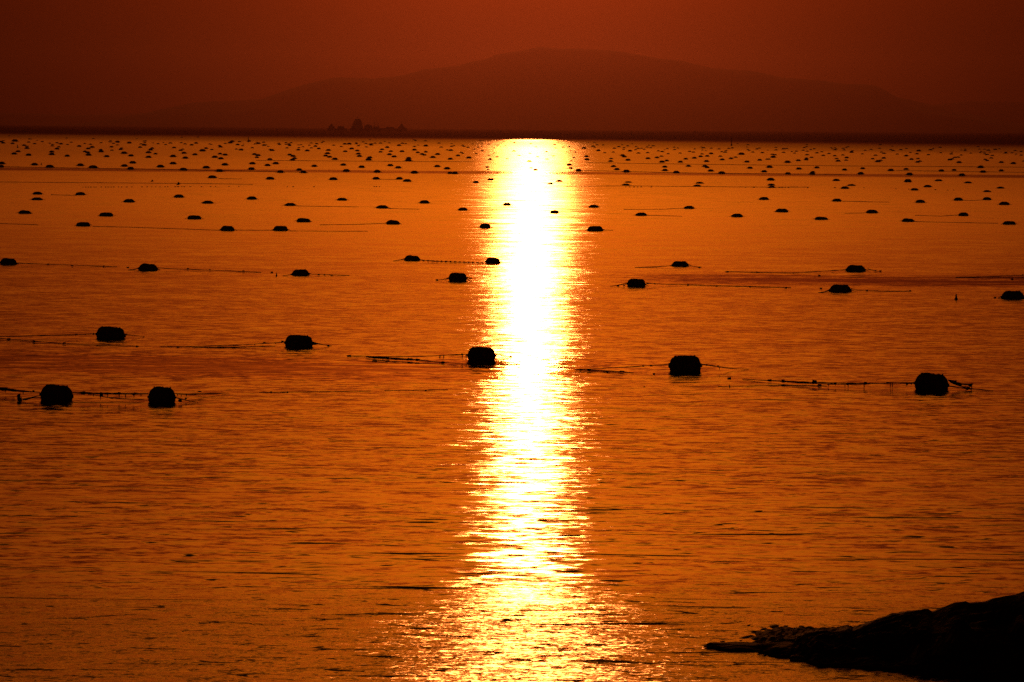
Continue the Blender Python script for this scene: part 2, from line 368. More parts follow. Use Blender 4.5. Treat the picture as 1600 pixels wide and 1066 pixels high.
# ------------------------------------------------------------------ mooring floats
random.seed(11)
def float_body(seed, p=4.5, lump=0.03, nx=16, nr=18):
    """a foam drum lying on its side: unit length along X, radius 0.5 (scaled later)"""
    vs = []; fs = []
    for i in range(nx + 1):
        t = -1 + 2 * i / nx
        x = 0.5 * math.copysign(abs(t) ** 0.8, t)
        r = 0.5 * max(0.0, 1 - abs(2 * x) ** p) ** (1 / 2.4)
        if i in (0, nx): r = 0.12
        for k in range(nr):
            a = 2 * math.pi * k / nr
            rr = r * (1 + lump * 2.2 * noise.noise(Vector((x * 4 + seed, math.cos(a) * 1.6, math.sin(a) * 1.6))) + lump * noise.noise(Vector((x * 11, math.cos(a) * 5, math.sin(a) * 5 + seed))))
            vs.append((x * (1 + lump * 0.6 * noise.noise(Vector((seed, math.cos(a) * 2, math.sin(a) * 2)))), math.cos(a) * rr, math.sin(a) * rr))
    for i in range(nx):
        for k in range(nr):
            fs.append((i * nr + k, (i + 1) * nr + k, (i + 1) * nr + (k + 1) % nr, i * nr + (k + 1) % nr))
    fs.append(tuple(range(nr))); fs.append(tuple(reversed(range(nx * nr, (nx + 1) * nr))))
    return mesh_from('float_body', vs, fs, M_FOAM)
def band_mesh(x, r=0.5, wd=0.022):
    b = MB(); n = 20; vs = []; fs = []
    for k in range(n):
        a = 2 * math.pi * k / n
        xo = x + 0.012 * math.sin(a * 2 + x * 9)
        for q in ((-wd, r * 0.97), (-wd * 0.6, r * 1.012), (wd * 0.6, r * 1.012), (wd, r * 0.97)):
            vs.append((xo + q[0], math.cos(a) * q[1], math.sin(a) * q[1]))
    for k in range(n):
        for j in range(3): fs.append((k * 4 + j, ((k + 1) % n) * 4 + j, ((k + 1) % n) * 4 + j + 1, k * 4 + j + 1))
    b.add(vs, fs); return b.mesh('rope_band', M_ROPE)
def clump_mesh(seed, n=8):
    bm = bmesh.new(); bmesh.ops.create_icosphere(bm, subdivisions=2, radius=0.5)
    for v in bm.verts: v.co *= 1 + 0.7 * noise.noise(v.co * 3.1 + Vector((seed, 0, 0)))
    me = bpy.data.meshes.new('clump'); bm.to_mesh(me); bm.free(); me.materials.append(M_CLUMP)
    me.polygons.foreach_set('use_smooth', [True] * len(me.polygons)); return me
BODIES = [float_body(1.3, 5.0), float_body(4.7, 3.4, 0.05), float_body(9.1, 2.8, 0.05), float_body(13.7, 3.8, 0.04)]
MIDB = [float_body(21.3, 2.5, 0.04, 12, 14), float_body(24.7, 2.1, 0.05, 12, 14), float_body(29.1, 3.0, 0.04, 12, 14)]
BANDS = [band_mesh(-0.30), band_mesh(0.02), band_mesh(0.31)]
CLUMPS = [clump_mesh(k * 3.3) for k in range(5)]
def flare_mesh(seed):
    """rope pulled out of the float's end down to the water, tapering (unit = float length, height 1)"""
    b = MB(); rnd = random.Random(seed); pts = []; rad = []
    for i in range(7):
        t = i / 6
        pts.append((0.36 + 0.40 * t, 0.02 * math.sin(seed + t * 3), 0.95 * (1 - t) ** 1.5 + 0.02)); rad.append(0.06 * (1 - t) + 0.018)
    b.tube(pts, rad, 6); return b.mesh('tether_rope', M_ROPE)
FLARES = [flare_mesh(k) for k in range(3)]
tuft = MB()
for k in range(6): tuft.box(-0.03 + k * 0.13 - 0.33, 0.02 + k * 0.13 - 0.33, -0.04, 0.03, 0.44, 0.497 + 0.01 * (k % 3), 0.018, 0.018)
TUFT = tuft.mesh('net_knots', M_CLUMP, False)

ROOTS = {}
def big_float(px, py, wp, hp, label, group, body=0, flares=False, rot=0.0, key=None):
    p, dist = on_water(px, py - 0.07 * wp); u = dist / FPX
    Lm, Hm = wp * u, hp * u * (0.80 if wp > 40 else 0.77)
    rz = max(Hm * 0.72, Lm * 0.31)                       # true radius of the drum; the rest sits under water
    e = link('mooring_float', None); e.location = p + Vector((0, 0.36 * Lm, 0)); e.rotation_euler = (0, (R(3.5) * math.sin(px * 1.7)) if wp > 20 else 0, rot)
    tag(e, label, 'buoy', group)
    zc = Hm - rz
    def put(name, me, sc_=(1, 1, 1), loc=(0, 0, 0), par=e, rotz=0):
        o = link(name, me, par); o.scale = sc_; o.location = loc; o.rotation_euler.z = rotz; return o
    sx, sr = Lm, rz * 2
    b = put('float_body', BODIES[body] if wp > 20 else MIDB[body % 3], (sx, sr, sr), (0, 0, zc))
    if wp > 20 and hp > 9:
        for q in BANDS: put('rope_band', q, (sx, sr, sr), (0, 0, zc))
        if wp > 40 and body != 2: put('net_knots', TUFT, (sx, sr, sr), (0, 0, zc))['kind'] = 'stuff'
        for s_ in (-1, 1):
            put('end_knot', CLUMPS[(body + s_) % 5], (0.09 * Lm, 0.09 * Lm, 0.1 * Lm), (s_ * Lm * 0.5, 0, zc + rz * (0.05 if hp > 18 else 0.0)))
    if flares:
        for s_ in (-1, 1):
            put('tether_rope', FLARES[(int(px) + s_) % 3], (Lm * s_, Lm, min(0.55 * Hm, 0.3 * Lm)), (0, 0, 0))
    return e

FRONT = 'dark foam floats of the nearest rows'
NEAR = [
 (86, 630, 50, 30, 'large rounded black foam float, leftmost of the close pair at the lower left', 1),
 (251.5, 632.5, 42, 31, 'squat nearly round black float, right one of the close pair at the lower left', 2),
 (171, 532, 44, 22, 'wide black drum float alone above the lower left pair, ropes leading left', 0),
 (466, 545, 43, 22, 'black drum float midway between the left edge floats and the sun path', 0),
 (752, 566, 43, 25, 'black drum float on the left edge of the glittering sun path', 0),
 (1071.5, 584, 49, 30, 'tall boxy black drum float just right of the sun path', 0),
 (1457, 613, 52, 31, 'large humped black float nearest the right edge, tangled rope on its right', 1)]
for (x, y, w_, h_, lab, b_) in NEAR: big_float(x, y, w_, h_, lab, FRONT, b_, False, random.uniform(-.08, .08))
MIDG = 'dark domed floats of the second rows'
MID = [
 (12, 415, 27, 12, 'domed black float cut by the left edge, a long rope trailing right', 1),
 (230.5, 424.5, 31, 13, 'domed black float left of centre with a long knotted rope to its right', 1),
 (469, 432, 28, 11.5, 'low domed float beside a tiny upright post, left of the sun path', 3),
 (644, 409, 26, 10, 'low domed float strung on a beaded rope running right into the sun path', 1),
 (770, 413, 24, 11, 'small domed float inside the sun path at the end of the beaded rope', 3),
 (715, 441, 30, 16, 'stout black drum float touching the left side of the sun path', 0),
 (994.5, 449.5, 30, 15, 'stout black drum float first to the right of the sun path', 0),
 (1063, 418, 28, 10, 'low domed float right of the sun path, behind the stout drum', 1),
 (1338, 426, 32, 12, 'flat wide float with a long thin rope stretching to its left', 1),
 (1314, 458.5, 36, 14, 'wide lumpy float in front of the flat one, towards the right side', 1),
 (1584, 469, 37, 15, 'wide domed float cut by the right edge of the picture', 1)]
for (x, y, w_, h_, lab, b_) in MID: big_float(x, y, w_ * .94, h_, lab, MIDG, b_, True, random.uniform(-.1, .1))
# tiny upright stick float
def stick(px, py, hp, lab, wp=3.0):
    p, dist = on_water(px, py); u = dist / FPX
    b = MB(); b.tube([(0, 0, -.1), (0, 0, hp * u * 0.45), (0, 0, hp * u)], [wp * u * .5, wp * u * .5, wp * u * .22], 8)
    e = link('marker_float', None); e.location = p; tag(e, lab, 'marker buoy', 'upright marker floats')
    link('pole', b.mesh('pole', M_ROPE), e)
    r_ = MB(); r_.tube([(0, 0, -0.05), (0, 0, hp * u * .22)], [wp * u * 1.0, wp * u * .8], 10); link('collar', r_.mesh('collar', M_FOAM), e)
stick(1494, 468, 8.5, 'tiny upright marker float standing alone between two floats at the right', 3.2)
stick(432, 431.5, 6, 'tiny upright post float left of the low domed float', 1.6)
stick(388, 222, 10, 'thin marker pole rising from a float, left of the moored ships', 1.2)
stick(1143, 228, 13, 'thin faint marker pole on the far water right of the sun path', 1.3)
stick(27.5, 231, 4.5, 'tiny upright marker near the left edge among the far floats', 1.6)
stick(64.5, 258, 4, 'tiny upright marker beside a domed float at the far left', 1.2)
stick(589, 268, 4, 'short post sticking up behind a float left of the sun path', 1.2)

# domed floats of the field (x, waterline y, width, height in photograph pixels)
FIELD = [(58,305,16,6),(125,306,17,6),(57,314,20,5.5),(38,335.5,22,7),(201,317.5,19,7),(165,339.5,24,7.5),(279,310,17,6.5),(303,344,24,7.5),
(324,319.5,20,6),(129,355,24,8),(355,362,23,9.5),(393,313,17,6.5),(453,323,20,6),(534,314.5,18,5.5),(474,348.5,24,7.5),(438,362,24,9.5),
(597,327,21,6.5),(663,319,17,6.5),(723,330,16,6),(614,352,23,8.5),(758,357.5,18,9),(792,322,14,5.5),(928,325.5,17,6),(866.5,334,15,6),
(1002,338.5,20,6.5),(1077,327.5,18,6),(930,362.5,26,9.5),(1152,340.5,20,7),(1194,313.5,17,6),(1308,316,16,6),(1222,333,22,7),(1284,345,23,6),
(1363,334.5,20,7.5),(1438.5,318,16,6.5),(1420,348,22,6.5),(1498,314.5,15,6.5),(1543,313.5,14,6),(1506,338.5,17,7),(1570,321.5,18,7),(1578,352.5,22,7),
(978,290.5,14,3.5),(982,286.3,12,3),(1093.5,288,14,4),(1089.5,292,13,3.5),(1205.5,291,13,4),(1206,294.5,13,4),(1330.7,291.5,14,4),(1320.5,296,14,5),
(1450,293.5,13,5),(1429.5,298.5,13,5),(1564,295.5,13,4),(1543,301,13,4),(1513,287.3,13,4),(1419,285.5,12,6.5),(1467,284,13,4),(860,288,9,2.5),
(743.7,286,9.5,4),(636,285,14,5.5),(873.7,284,10,3),(1307,283.7,12,4.5)]
def T(x0, rows):                                          # eight-times enlarged tiles: x, waterline, width
    return [(x0 + a / 8, 205 + b / 8, c / 8, c / 8 * 0.40 + 0.4) for (a, b, c) in rows]
FAR = T(0, [(15,140,50),(38,155,50),(185,132,80),(155,162,50),(358,143,45),(433,162,45),(528,136,40),(300,185,50),(335,196,45),(335,222,60),(225,262,60),(175,292,70),
(355,308,75),(710,150,40),(762,167,50),(655,172,40),(655,190,45),(845,174,40),(890,144,40),(735,203,45),(712,230,60),(645,268,65),(645,300,75),(838,320,70),(988,196,55),
(1058,158,35),(1130,170,45),(1150,209,60),(1102,227,55),(1258,242,50),(1262,265,70),(1060,262,50),(1095,276,60),(1105,307,75),(1265,150,40),(1332,325,70),(1392,205,50),
(1400,245,45),(1418,158,40),(1468,142,60),(1468,178,40),(1520,218,45),(1508,236,50),(1550,285,80),(1370,140,40),(18,415,90),(10,452,80),(430,428,85),(618,464,110),
(1003,437,90),(1160,472,120),(1553,445,85)])
FAR += T(200, [(15,155,60),(165,166,45),(203,182,60),(210,150,40),(150,209,50),(375,164,45),(470,174,40),(533,155,45),(302,222,50),(282,242,60),(255,276,70),(342,291,50),
(35,316,70),(255,335,75),(562,325,80),(715,345,75),(575,214,50),(685,231,40),(658,248,50),(712,166,45),(665,150,40),(795,180,50),(850,157,50),(700,283,65),(835,302,65),
(930,254,80),(975,222,50),(1047,236,45),(1042,170,30),(1142,184,40),(1155,205,55),(1215,160,40),(1278,154,60),(1300,138,60),(1392,138,45),(1512,132,50),(1370,177,50),
(1432,187,40),(1355,230,40),(1412,242,60),(1553,214,45),(1590,166,40),(1150,292,55),(1213,305,65),(1085,334,75),(1160,352,70),(1580,298,60),(57,405,85),(30,480,90),
(405,455,95),(562,415,85),(690,498,105),(975,473,100),(1142,510,95),(1210,430,85),(1553,415,80),(1542,483,85),(1052,596,115)])
FAR += T(400, [(30,162,55),(95,145,45),(100,184,50),(152,195,35),(292,174,45),(410,172,50),(420,187,45),(375,150,40),(440,150,40),(388,216,45),(175,232,40),(200,248,60),
(690,154,40),(755,160,40),(665,180,35),(742,196,50),(535,213,40),(588,200,35),(692,215,40),(528,242,50),(640,253,60),(785,226,50),(825,148,35),(905,247,60),(970,182,40),
(1065,198,40),(1110,168,50),(1165,168,60),(1255,164,40),(1280,188,40),(1375,160,40),(1380,203,40),(1440,180,50),(1488,156,40),(1555,156,45),(1195,228,60),(1115,262,55),
(1265,253,55),(1575,237,50),(1557,268,50),(893,288,65),(420,305,60),(465,322,65),(870,317,60),(920,332,60),(1278,292,60),(1292,322,65),(25,312,65),(10,336,50),(172,362,65),
(480,350,60),(455,368,65),(985,360,75),(1420,340,65),(1407,368,80),(245,414,80),(143,437,75),(728,447,75),(1090,431,75),(1320,459,80),(302,522,90),(538,493,75),(592,525,85),
(1127,507,90),(1515,518,90),(175,612,110),(965,618,110),(1500,605,90)])
FAR += T(600, [(40,210,55),(188,186,55),(230,158,45),(270,162,35),(380,198,45),(425,178,30),(522,192,60),(380,243,60),(688,155,40),(715,206,45),(85,260,50),(225,262,60),
(422,275,50),(522,268,50),(845,196,45),(875,185,35),(985,182,40),(790,240,40),(835,248,55),(1050,208,40),(1178,206,35),(1222,193,30),(1128,230,40),(1228,250,45),(965,272,45),
(985,284,35),(68,300,60),(125,328,65),(475,296,55),(505,306,50),(670,298,65),(610,336,70),(925,314,55),(1152,284,35),(828,357,65),(1060,342,65),(308,348,65),(305,377,90),
(1412,322,40),(1380,278,30),(1325,360,55),(1540,350,40),(1310,306,30),(1370,212,30),(1110,164,30),(1160,166,25),(1222,162,25),(78,438,75),(178,466,80),(665,450,75),(788,478,80),
(380,530,95),(828,535,75),(885,537,85),(1290,458,50),(1303,484,40),(193,605,85),(1333,615,75)])
FAR += T(800, [(30,150,40),(25,255,50),(90,308,40),(225,282,35),(215,385,55),(240,465,40),(295,492,55),(320,325,40),(430,262,40),(438,355,45),(520,315,40),(235,160,35),
(300,198,30),(545,216,35),(635,205,35),(715,200,40),(535,173,40),(735,247,35),(795,266,40),(770,335,45),(738,377,40),(930,325,60),(938,364,65),(900,222,60),(1080,250,55),
(1065,176,35),(1015,195,50),(1140,178,35),(1280,220,45),(1265,267,40),(1160,275,40),(1335,200,45),(1400,212,35),(1395,232,35),(1475,255,55),(1445,190,40),(1375,175,30),
(1545,238,40),(1550,198,35),(1580,280,50),(1382,312,60),(1405,328,60),(1450,370,65),(1240,350,50),(1233,385,60),(715,432,70),(733,472,60),(830,502,80),(1268,450,65),
(1312,487,70),(1430,515,90)])
FAR += T(1000, [(20,220,35),(52,232,35),(110,180,30),(165,190,45),(90,205,40),(135,212,35),(342,222,35),(428,206,35),(432,236,40),(472,216,35),(95,275,45),(230,252,40),
(278,262,50),(352,288,40),(500,280,40),(620,260,45),(668,268,45),(685,227,35),(795,216,50),(765,203,30),(780,240,30),(775,291,45),(890,288,55),(988,228,40),(1022,262,40),
(1065,270,50),(1075,250,40),(1110,222,40),(1155,215,40),(1350,234,35),(1410,268,45),(1460,228,40),(1490,218,40),(1530,275,50),(1268,297,80),(1005,320,50),(840,320,55),
(758,325,55),(680,344,60),(572,355,55),(268,320,50),(213,338,55),(100,350,60),(1195,332,50),(1138,350,55),(1028,365,60),(1498,370,60),(1592,358,50),(275,394,70),(335,378,55),
(505,394,65),(832,386,65),(1338,392,65),(310,456,65),(605,446,65),(812,448,70),(840,462,60),(1375,470,70),(312,500,75),(455,525,80),(885,506,75),(1022,535,90),(1553,515,75)])
FAR += T(1200, [(100,208,35),(100,240,40),(195,228,50),(235,222,40),(195,272,45),(298,262,35),(355,256,40),(332,280,40),(452,212,40),(440,244,40),(490,257,40),(535,235,35),
(578,226,40),(612,278,50),(672,264,40),(762,286,45),(790,214,35),(838,214,35),(838,240,40),(940,220,40),(950,240,40),(1045,272,55),(1055,250,35),(1215,244,40),(1290,234,40),
(1395,220,40),(1565,248,45),(1180,290,40),(1418,268,40),(1450,284,50),(1345,308,50),(55,296,50),(88,302,50),(65,333,70),(10,357,50),(245,398,80),(380,376,60),(482,345,50),
(478,365,55),(488,302,50),(545,335,50),(690,310,50),(835,314,50),(858,350,50),(878,382,60),(935,304,45),(985,340,55),(978,370,50),(1308,352,50),(1448,345,55),(1410,372,50),
(1375,388,70),(20,460,80),(388,480,70),(612,465,65),(958,492,65),(1185,475,60),(250,542,75),(560,522,60),(555,545,80),(1160,540,80),(1537,500,80),(35,618,95)])
FAR += T(1400, [(15,292,40),(62,238,45),(130,222,35),(180,272,35),(130,316,55),(285,254,60),(262,290,50),(405,300,45),(195,360,55),(275,350,50),(270,395,55),(300,382,50),
(430,240,50),(465,225,35),(560,276,40),(690,292,50),(815,304,40),(735,335,50),(775,332,50),(675,366,60),(705,354,50),(790,400,65),(935,280,35),(865,232,35),(820,240,30),
(1155,245,50),(1240,234,50),(1110,290,40),(1140,300,50),(1205,310,45),(1190,342,50),(1115,360,50),(1140,374,50),(1370,280,50),(1490,248,40),(1565,260,40),(1500,292,35),
(1565,306,45),(1318,398,60),(1468,412,70),(1595,380,40),(128,485,65),(170,550,85),(568,506,75),(728,495,60),(1060,462,85),(1090,520,80),(1318,502,65),(825,560,85)])

def far_mesh(seed):
    """one low drum float with its ropes pulled down at both ends, as a single small mesh"""
    b = MB(); n = 10
    xs = [-0.5, -0.43, -0.30, 0.0, 0.30, 0.43, 0.5]; rs = [0.10, 0.34, 0.47, 0.5, 0.47, 0.36, 0.12]
    vs = []; fs = []
    for x, r_ in zip(xs, rs):
        for k in range(n):
            a = 2 * math.pi * k / n
            q = r_ * (1 + 0.12 * noise.noise(Vector((x * 4, math.cos(a) * 2 + seed, math.sin(a) * 2))))
            vs.append((x * 0.86, math.cos(a) * q * .8, math.sin(a) * q))
    for i in range(len(xs) - 1):
        for k in range(n): fs.append((i * n + k, (i + 1) * n + k, (i + 1) * n + (k + 1) % n, i * n + (k + 1) % n))
    fs.append(tuple(range(n))); fs.append(tuple(reversed(range((len(xs) - 1) * n, len(xs) * n))))
    b.add(vs, fs)
    for s_ in (-1, 1): b.tube([(s_ * 0.36, 0, 0.20), (s_ * 0.5, 0, 0.05), (s_ * 0.68, 0, -0.03)], [0.10, 0.06, 0.03], 5)
    return b
FARB = [far_mesh(k * 2.7) for k in range(4)]
FARM = [b.mesh('mooring_float', M_FOAM) for b in FARB]

def ordinal(n):
    return f"{n}{'th' if 10 <= n % 100 <= 20 else {1: 'st', 2: 'nd', 3: 'rd'}.get(n % 10, 'th')}"
ALL = [q + ('mid',) for q in FIELD] + [q + ('far',) for q in FAR]
EDGES = [(341, 'first'), (326, 'second'), (302, 'third'), (282.2, 'fourth'), (274, 'fifth'), (266, 'sixth'), (258, 'seventh'), (251.5, 'eighth'), (247, 'ninth'), (243.5, 'tenth'),
         (240, 'eleventh'), (237, 'twelfth'), (234, 'thirteenth'), (0, 'farthest')]
def horizon_shift(x): return (x - 800) * 0.0075
def band_of(x, y):
    for e_, nm in EDGES:
        if y - horizon_shift(x) >= e_: return nm
def side_of(x):
    return 'left of the sun path' if x < 740 else ('inside the sun path' if x < 905 else 'right of the sun path')
ALL.sort(key=lambda q: -(q[2] * q[3]) - (1000 if q[4] == 'mid' else 0))
indiv = ALL[:290]; rest = ALL[290:]
groups_ = {}
for q in indiv: groups_.setdefault((band_of(q[0], q[1]), side_of(q[0])), []).append(q)
LAB = {}
for (bn, sd), L_ in groups_.items():
    L_.sort(key=lambda q: q[0])
    for i, q in enumerate(L_):
        size = 'dark domed' if q[2] > 13 else ('small dark' if q[2] > 8 else 'tiny dark')
        pos = f'{ordinal(i + 1)} from left' if len(L_) > 1 else 'alone'
        LAB[id(q)] = f'{size} float {pos}, {bn} row, {sd}'
for q in indiv:
    x, y, w_, h_, kind = q; lab = LAB[id(q)]
    grp = f'field floats {side_of(x)}'
    if w_ >= 12:
        big_float(x, y, w_ * .92, h_, lab, grp, int(x) % 3, True, random.uniform(-.15, .15))
    else:
        p, dist = on_water(x, y); u = dist / FPX
        o = link('mooring_float', FARM[int(x * 3 + y) % 4]); o.location = p + Vector((0, .2, max(0, (h_ * .9 - w_ * .33)) * u))
        o.scale = (w_ * u, w_ * u * .7, w_ * u * .66); o.rotation_euler.z = random.uniform(-.2, .2)
        tag(o, lab, 'buoy', grp)
sb = MB()
for q in rest:
    x, y, w_, h_, kind = q; p, dist = on_water(x, y); u = dist / FPX
    src = FARB[int(x * 3 + y) % 4]
    sb.add([(p.x + a * w_ * u, p.y + b * w_ * u * .7, c * w_ * u * .66) for (a, b, c) in src.v], src.f)
rnd = random.Random(5)
for k in range(90):                                       # the faintest ones at the edge of the calm water
    x = rnd.uniform(0, 1600); y = 216 + horizon_shift(x) + rnd.uniform(2, 14) + (4 if x > 900 else 0)
    p, dist = on_water(x, y); u = dist / FPX; w_ = rnd.uniform(3, 5.5); src = FARB[k % 4]
    sb.add([(p.x + a * w_ * u, p.y + b * w_ * u * .7, c * w_ * u * .6) for (a, b, c) in src.v], src.f)
tag(link('distant_floats', sb.mesh('distant_floats', M_FOAM)), 'countless faint specks of floats scattered over the farthest water', 'buoys', None, 'stuff')

# ------------------------------------------------------------------ ropes
def at(px, py, hp):
    p, dist = on_water(px, py + hp); u = dist / FPX
    return Vector((p.x, p.y, hp * u)), u
def make_rope(name, label, group, strands, clumps=(), drops=()):
    """strands: lists of (x, y, height above the waterline, thickness) in photograph pixels"""
    first, _ = at(*strands[0][0][:3])
    e = link(name, None); e.location = (first.x, first.y, 0); org = Vector((first.x, first.y, 0))
    tag(e, label, 'rope', group)
    for s_ in strands:
        pts = []; rad = []
        for (a, b) in zip(s_, s_[1:]):
            n = max(2, int(abs(b[0] - a[0]) / 7))
            for i in range(n):
                t = i / n; q = [a[j] + (b[j] - a[j]) * t for j in range(4)]
                p, u = at(q[0], q[1], max(q[2], 0.15)); sagg = 0.25 * math.sin(math.pi * t) * u * (1 if q[2] > 2 else 0)
                pts.append(p - org - Vector((0, 0, sagg)))
                rad.append(max(q[3], 0.9) * 0.5 * u * (0.75 + 0.6 * abs(noise.noise(Vector((q[0] * 0.35, q[1], 2))) * 2)))
        p, u = at(s_[-1][0], s_[-1][1], max(s_[-1][2], 0.1)); pts.append(p - org); rad.append(s_[-1][3] * 0.4 * u)
        b_ = MB(); b_.tube(pts, rad, 6); link('strand', b_.mesh('strand', M_ROPE), e)
    for i, (x, y, hp, w_, h_) in enumerate(clumps):
        p, u = at(x, y, hp); o = link('clump', CLUMPS[i % 5], e); o.location = p - org; o.scale = (w_ * u, w_ * u * .8, h_ * u); o.rotation_euler.z = i * 1.3
    for (x, y, hp, ln) in drops:
        p, u = at(x, y, hp); b_ = MB(); q = p - org
        b_.tube([q, q + Vector((0.25 * u, 0, -ln * u * .5)), q + Vector((0.1 * u, 0, -ln * u))], [.55 * u, .8 * u, .5 * u], 5)
        link('hanging_line', b_.mesh('hanging_line', M_ROPE), e)
    return e
G1 = 'knotted ropes between the nearest floats'
make_rope('long_line', 'thick ragged rope entering at the left edge to the leftmost near float', G1,
  [[(-12, 605, 12, 4), (14, 609, 10, 5), (30, 611, 11, 3), (62, 613, 14, 1.6)]], [(6, 608, 10, 18, 5), (20, 610, 9, 9, 4), (52, 611, 12, 4, 2.5)], [(8, 610, 8, 4), (36, 612, 10, 5)])
make_rope('long_line', 'short rope with a weedy upright clump at its end, left of leftmost near float', G1,
  [[(28, 624, 4, 1.5), (40, 623, 4, 2.4), (62, 618, 10, 1.6)], [(36, 625, 3, 1.4), (50, 622, 5, 1.4), (63, 621, 8, 1.2)]], [(30, 621, 6, 6, 11), (31, 625, 3, 9, 6), (40, 624, 4, 6, 3)], [(27, 617, 9, 6), (33, 620, 7, 7)])
make_rope('long_line', 'thick hung rope stretched between the close pair of near floats', G1,
  [[(110, 613.5, 15, 2.2), (130, 614, 15, 3), (160, 615, 14, 3), (232, 615.5, 15, 2.8)], [(140, 616, 9, 1.2), (165, 620.5, 5, 1.4), (190, 623, 3, 1.6), (225, 624, 3, 1.2)]],
  [(130, 614, 14, 10, 5), (139, 615, 13, 6, 3.5), (158, 616.5, 12, 6, 7), (186, 615, 13, 5, 6), (208, 616, 13, 3, 3), (175, 622, 4, 7, 2.5)], [(146, 615, 14, 5), (157, 616, 13, 9), (168, 616, 13, 6), (186, 616, 13, 8), (196, 616, 13, 8), (209, 616, 14, 6), (220, 616, 14, 4)])
make_rope('long_line', 'frayed rope thinning out to the right of the squat near float', G1,
  [[(272, 615, 14, 1.6), (290, 616, 9, 3), (312, 615.5, 5, 2.2), (358, 614, 1, 1)], [(271, 620, 11, 1.8), (288, 625, 5, 2), (310, 629, 1, 1)]],
  [(282, 626, 6, 7, 5), (312, 612, 5, 8, 2), (290, 623, 6, 4, 3)], [(277, 616, 13, 3), (283, 617, 11, 3), (291, 616, 9, 4)])
make_rope('long_line', 'hair-thin slack rope on the water between the squat float and the sun path', G1,
  [[(405, 613, .5, .9), (450, 612.5, .6, 1.1), (520, 612, .4, .8), (580, 611, .4, .8)], [(600, 610.5, .3, .8), (700, 609, .3, .8)]], [(424, 612.5, 1, 4, 1.8), (449, 612.5, 1, 3.5, 2), (665, 610, .6, 3, 1.4)])
make_rope('long_line', 'thin rope from the left edge up to the wide drum float', G1,
  [[(-10, 526, 5, 1.4), (80, 524, 5, 1.5), (120, 523, 7, 1.6), (150, 521.5, 11, 1.6)]], [(120, 522.5, 7, 4, 2), (146, 522, 10, 4, 3)], [(118, 523, 7, 2)])
make_rope('long_line', 'short stretch of rope dipping right of the wide drum float', G1, [[(192, 522, 10, 1.6), (208, 524, 5, 1.5), (226, 526, .6, 1)]], [(197, 522.7, 8, 4, 2.5)])
make_rope('long_line', 'slack knotted rope lying on the water below the wide drum float', G1,
  [[(-10, 528, 1.5, 1.4), (15, 530, 1.5, 1.5), (53, 533.5, 1.5, 1.4), (100, 537, 1, 1.3), (155, 539.5, 1, 1.2), (218, 541, .6, 1)]], [(14, 530, 2, 8, 3), (53, 533.5, 2, 6, 3), (100, 536.5, 2, 6, 2.6), (152, 539.5, 1, 5, 2), (214, 541, 1, 6, 2)])
make_rope('long_line', 'thin rope running from the left up to the drum float midway to the sun path', G1,
  [[(250, 542, .6, 1), (300, 541.5, 1, 1.3), (370, 539.5, 3, 1.6), (415, 536.5, 7, 1.3), (446, 534.5, 11, 1.6)], [(300, 543, .5, 1), (360, 542.5, .6, 1.5), (430, 541, .4, .8)]],
  [(278, 542, 1, 5, 2), (413, 536, 7, 6, 2.6), (441, 534, 10, 5, 3.4), (365, 540, 3, 6, 2)], [(398, 538, 5, 2), (430, 536, 8, 2)])
make_rope('long_line', 'short forked rope right of the drum float midway to the sun path', G1, [[(487, 534, 10, 1.7), (500, 538, 5, 2.2), (518, 540.5, .6, 1.2)], [(487, 539, 5, 1.3), (498, 537.5, 5, 1.3)]], [(492, 537, 6, 5, 3), (513, 540, 1, 6, 2)])
make_rope('long_line', 'upper of the two ropes converging left of the float beside the sun path', G1,
  [[(543, 556, .6, 1), (600, 557.5, 2, 1.3), (655, 557, 4, 1.3), (700, 555, 9, 1.5), (732, 553.5, 12, 1.8)]], [(546, 556, 1, 8, 2.6), (722, 554, 11, 4, 3), (688, 556, 7, 3, 2)], [(687, 556, 8, 6), (693, 556, 8, 5), (722, 554, 11, 8), (728, 554, 11, 10), (605, 558, 2, 2)])
make_rope('long_line', 'lower thick knotted rope sinking right below the float beside the sun path', G1,
  [[(572, 557.5, 2, 1.4), (590, 559, 2.5, 3), (610, 560, 3, 3.4), (650, 562, 3, 2.4), (690, 566.5, 2, 1.5), (742, 570, .6, 1.2)]], [(586, 559, 3, 9, 3.4), (605, 559.5, 3, 8, 4.5), (640, 561.5, 3, 11, 3.6), (652, 562.5, 3, 8, 5), (692, 566.5, 2, 9, 3.4), (740, 569.5, 1, 8, 2.6)], [(598, 560, 3, 3)])
make_rope('long_line', 'short thin rope crossing the glitter right of the float beside the sun path', G1, [[(773, 553, 12, 1.2), (785, 555.5, 5, 1.3), (800, 557, 1, 1.5)]], [(797, 557, 1.5, 7, 2.4), (783, 555, 5, 3, 2)])
make_rope('long_line', 'thin rope rising right from the sun path to the tall boxy float', G1,
  [[(900, 577.5, 1, 1.3), (960, 574.5, 4, 1.3), (1005, 572, 9, 1.5), (1048, 569, 15, 1.7)]], [(1005, 572, 9, 5, 2.4), (1017, 571.5, 10, 7, 2.2), (1046, 569, 14, 5, 4), (980, 573.5, 6, 6, 2)], [])
make_rope('long_line', 'slack knotted rope on the water left of the tall boxy float', G1,
  [[(898, 578, 1.5, 1.6), (922, 578.5, 1.6, 2), (972, 581, 1, 1.6), (990, 582.5, .4, 1)]], [(921, 578, 2.5, 8, 4), (907, 578, 2, 4, 3), (949, 580, 1.5, 9, 2.4), (971, 580.5, 1.6, 9, 3), (1022, 584, 1, 5, 2), (1007, 604.5, .6, 3, 1.4)])
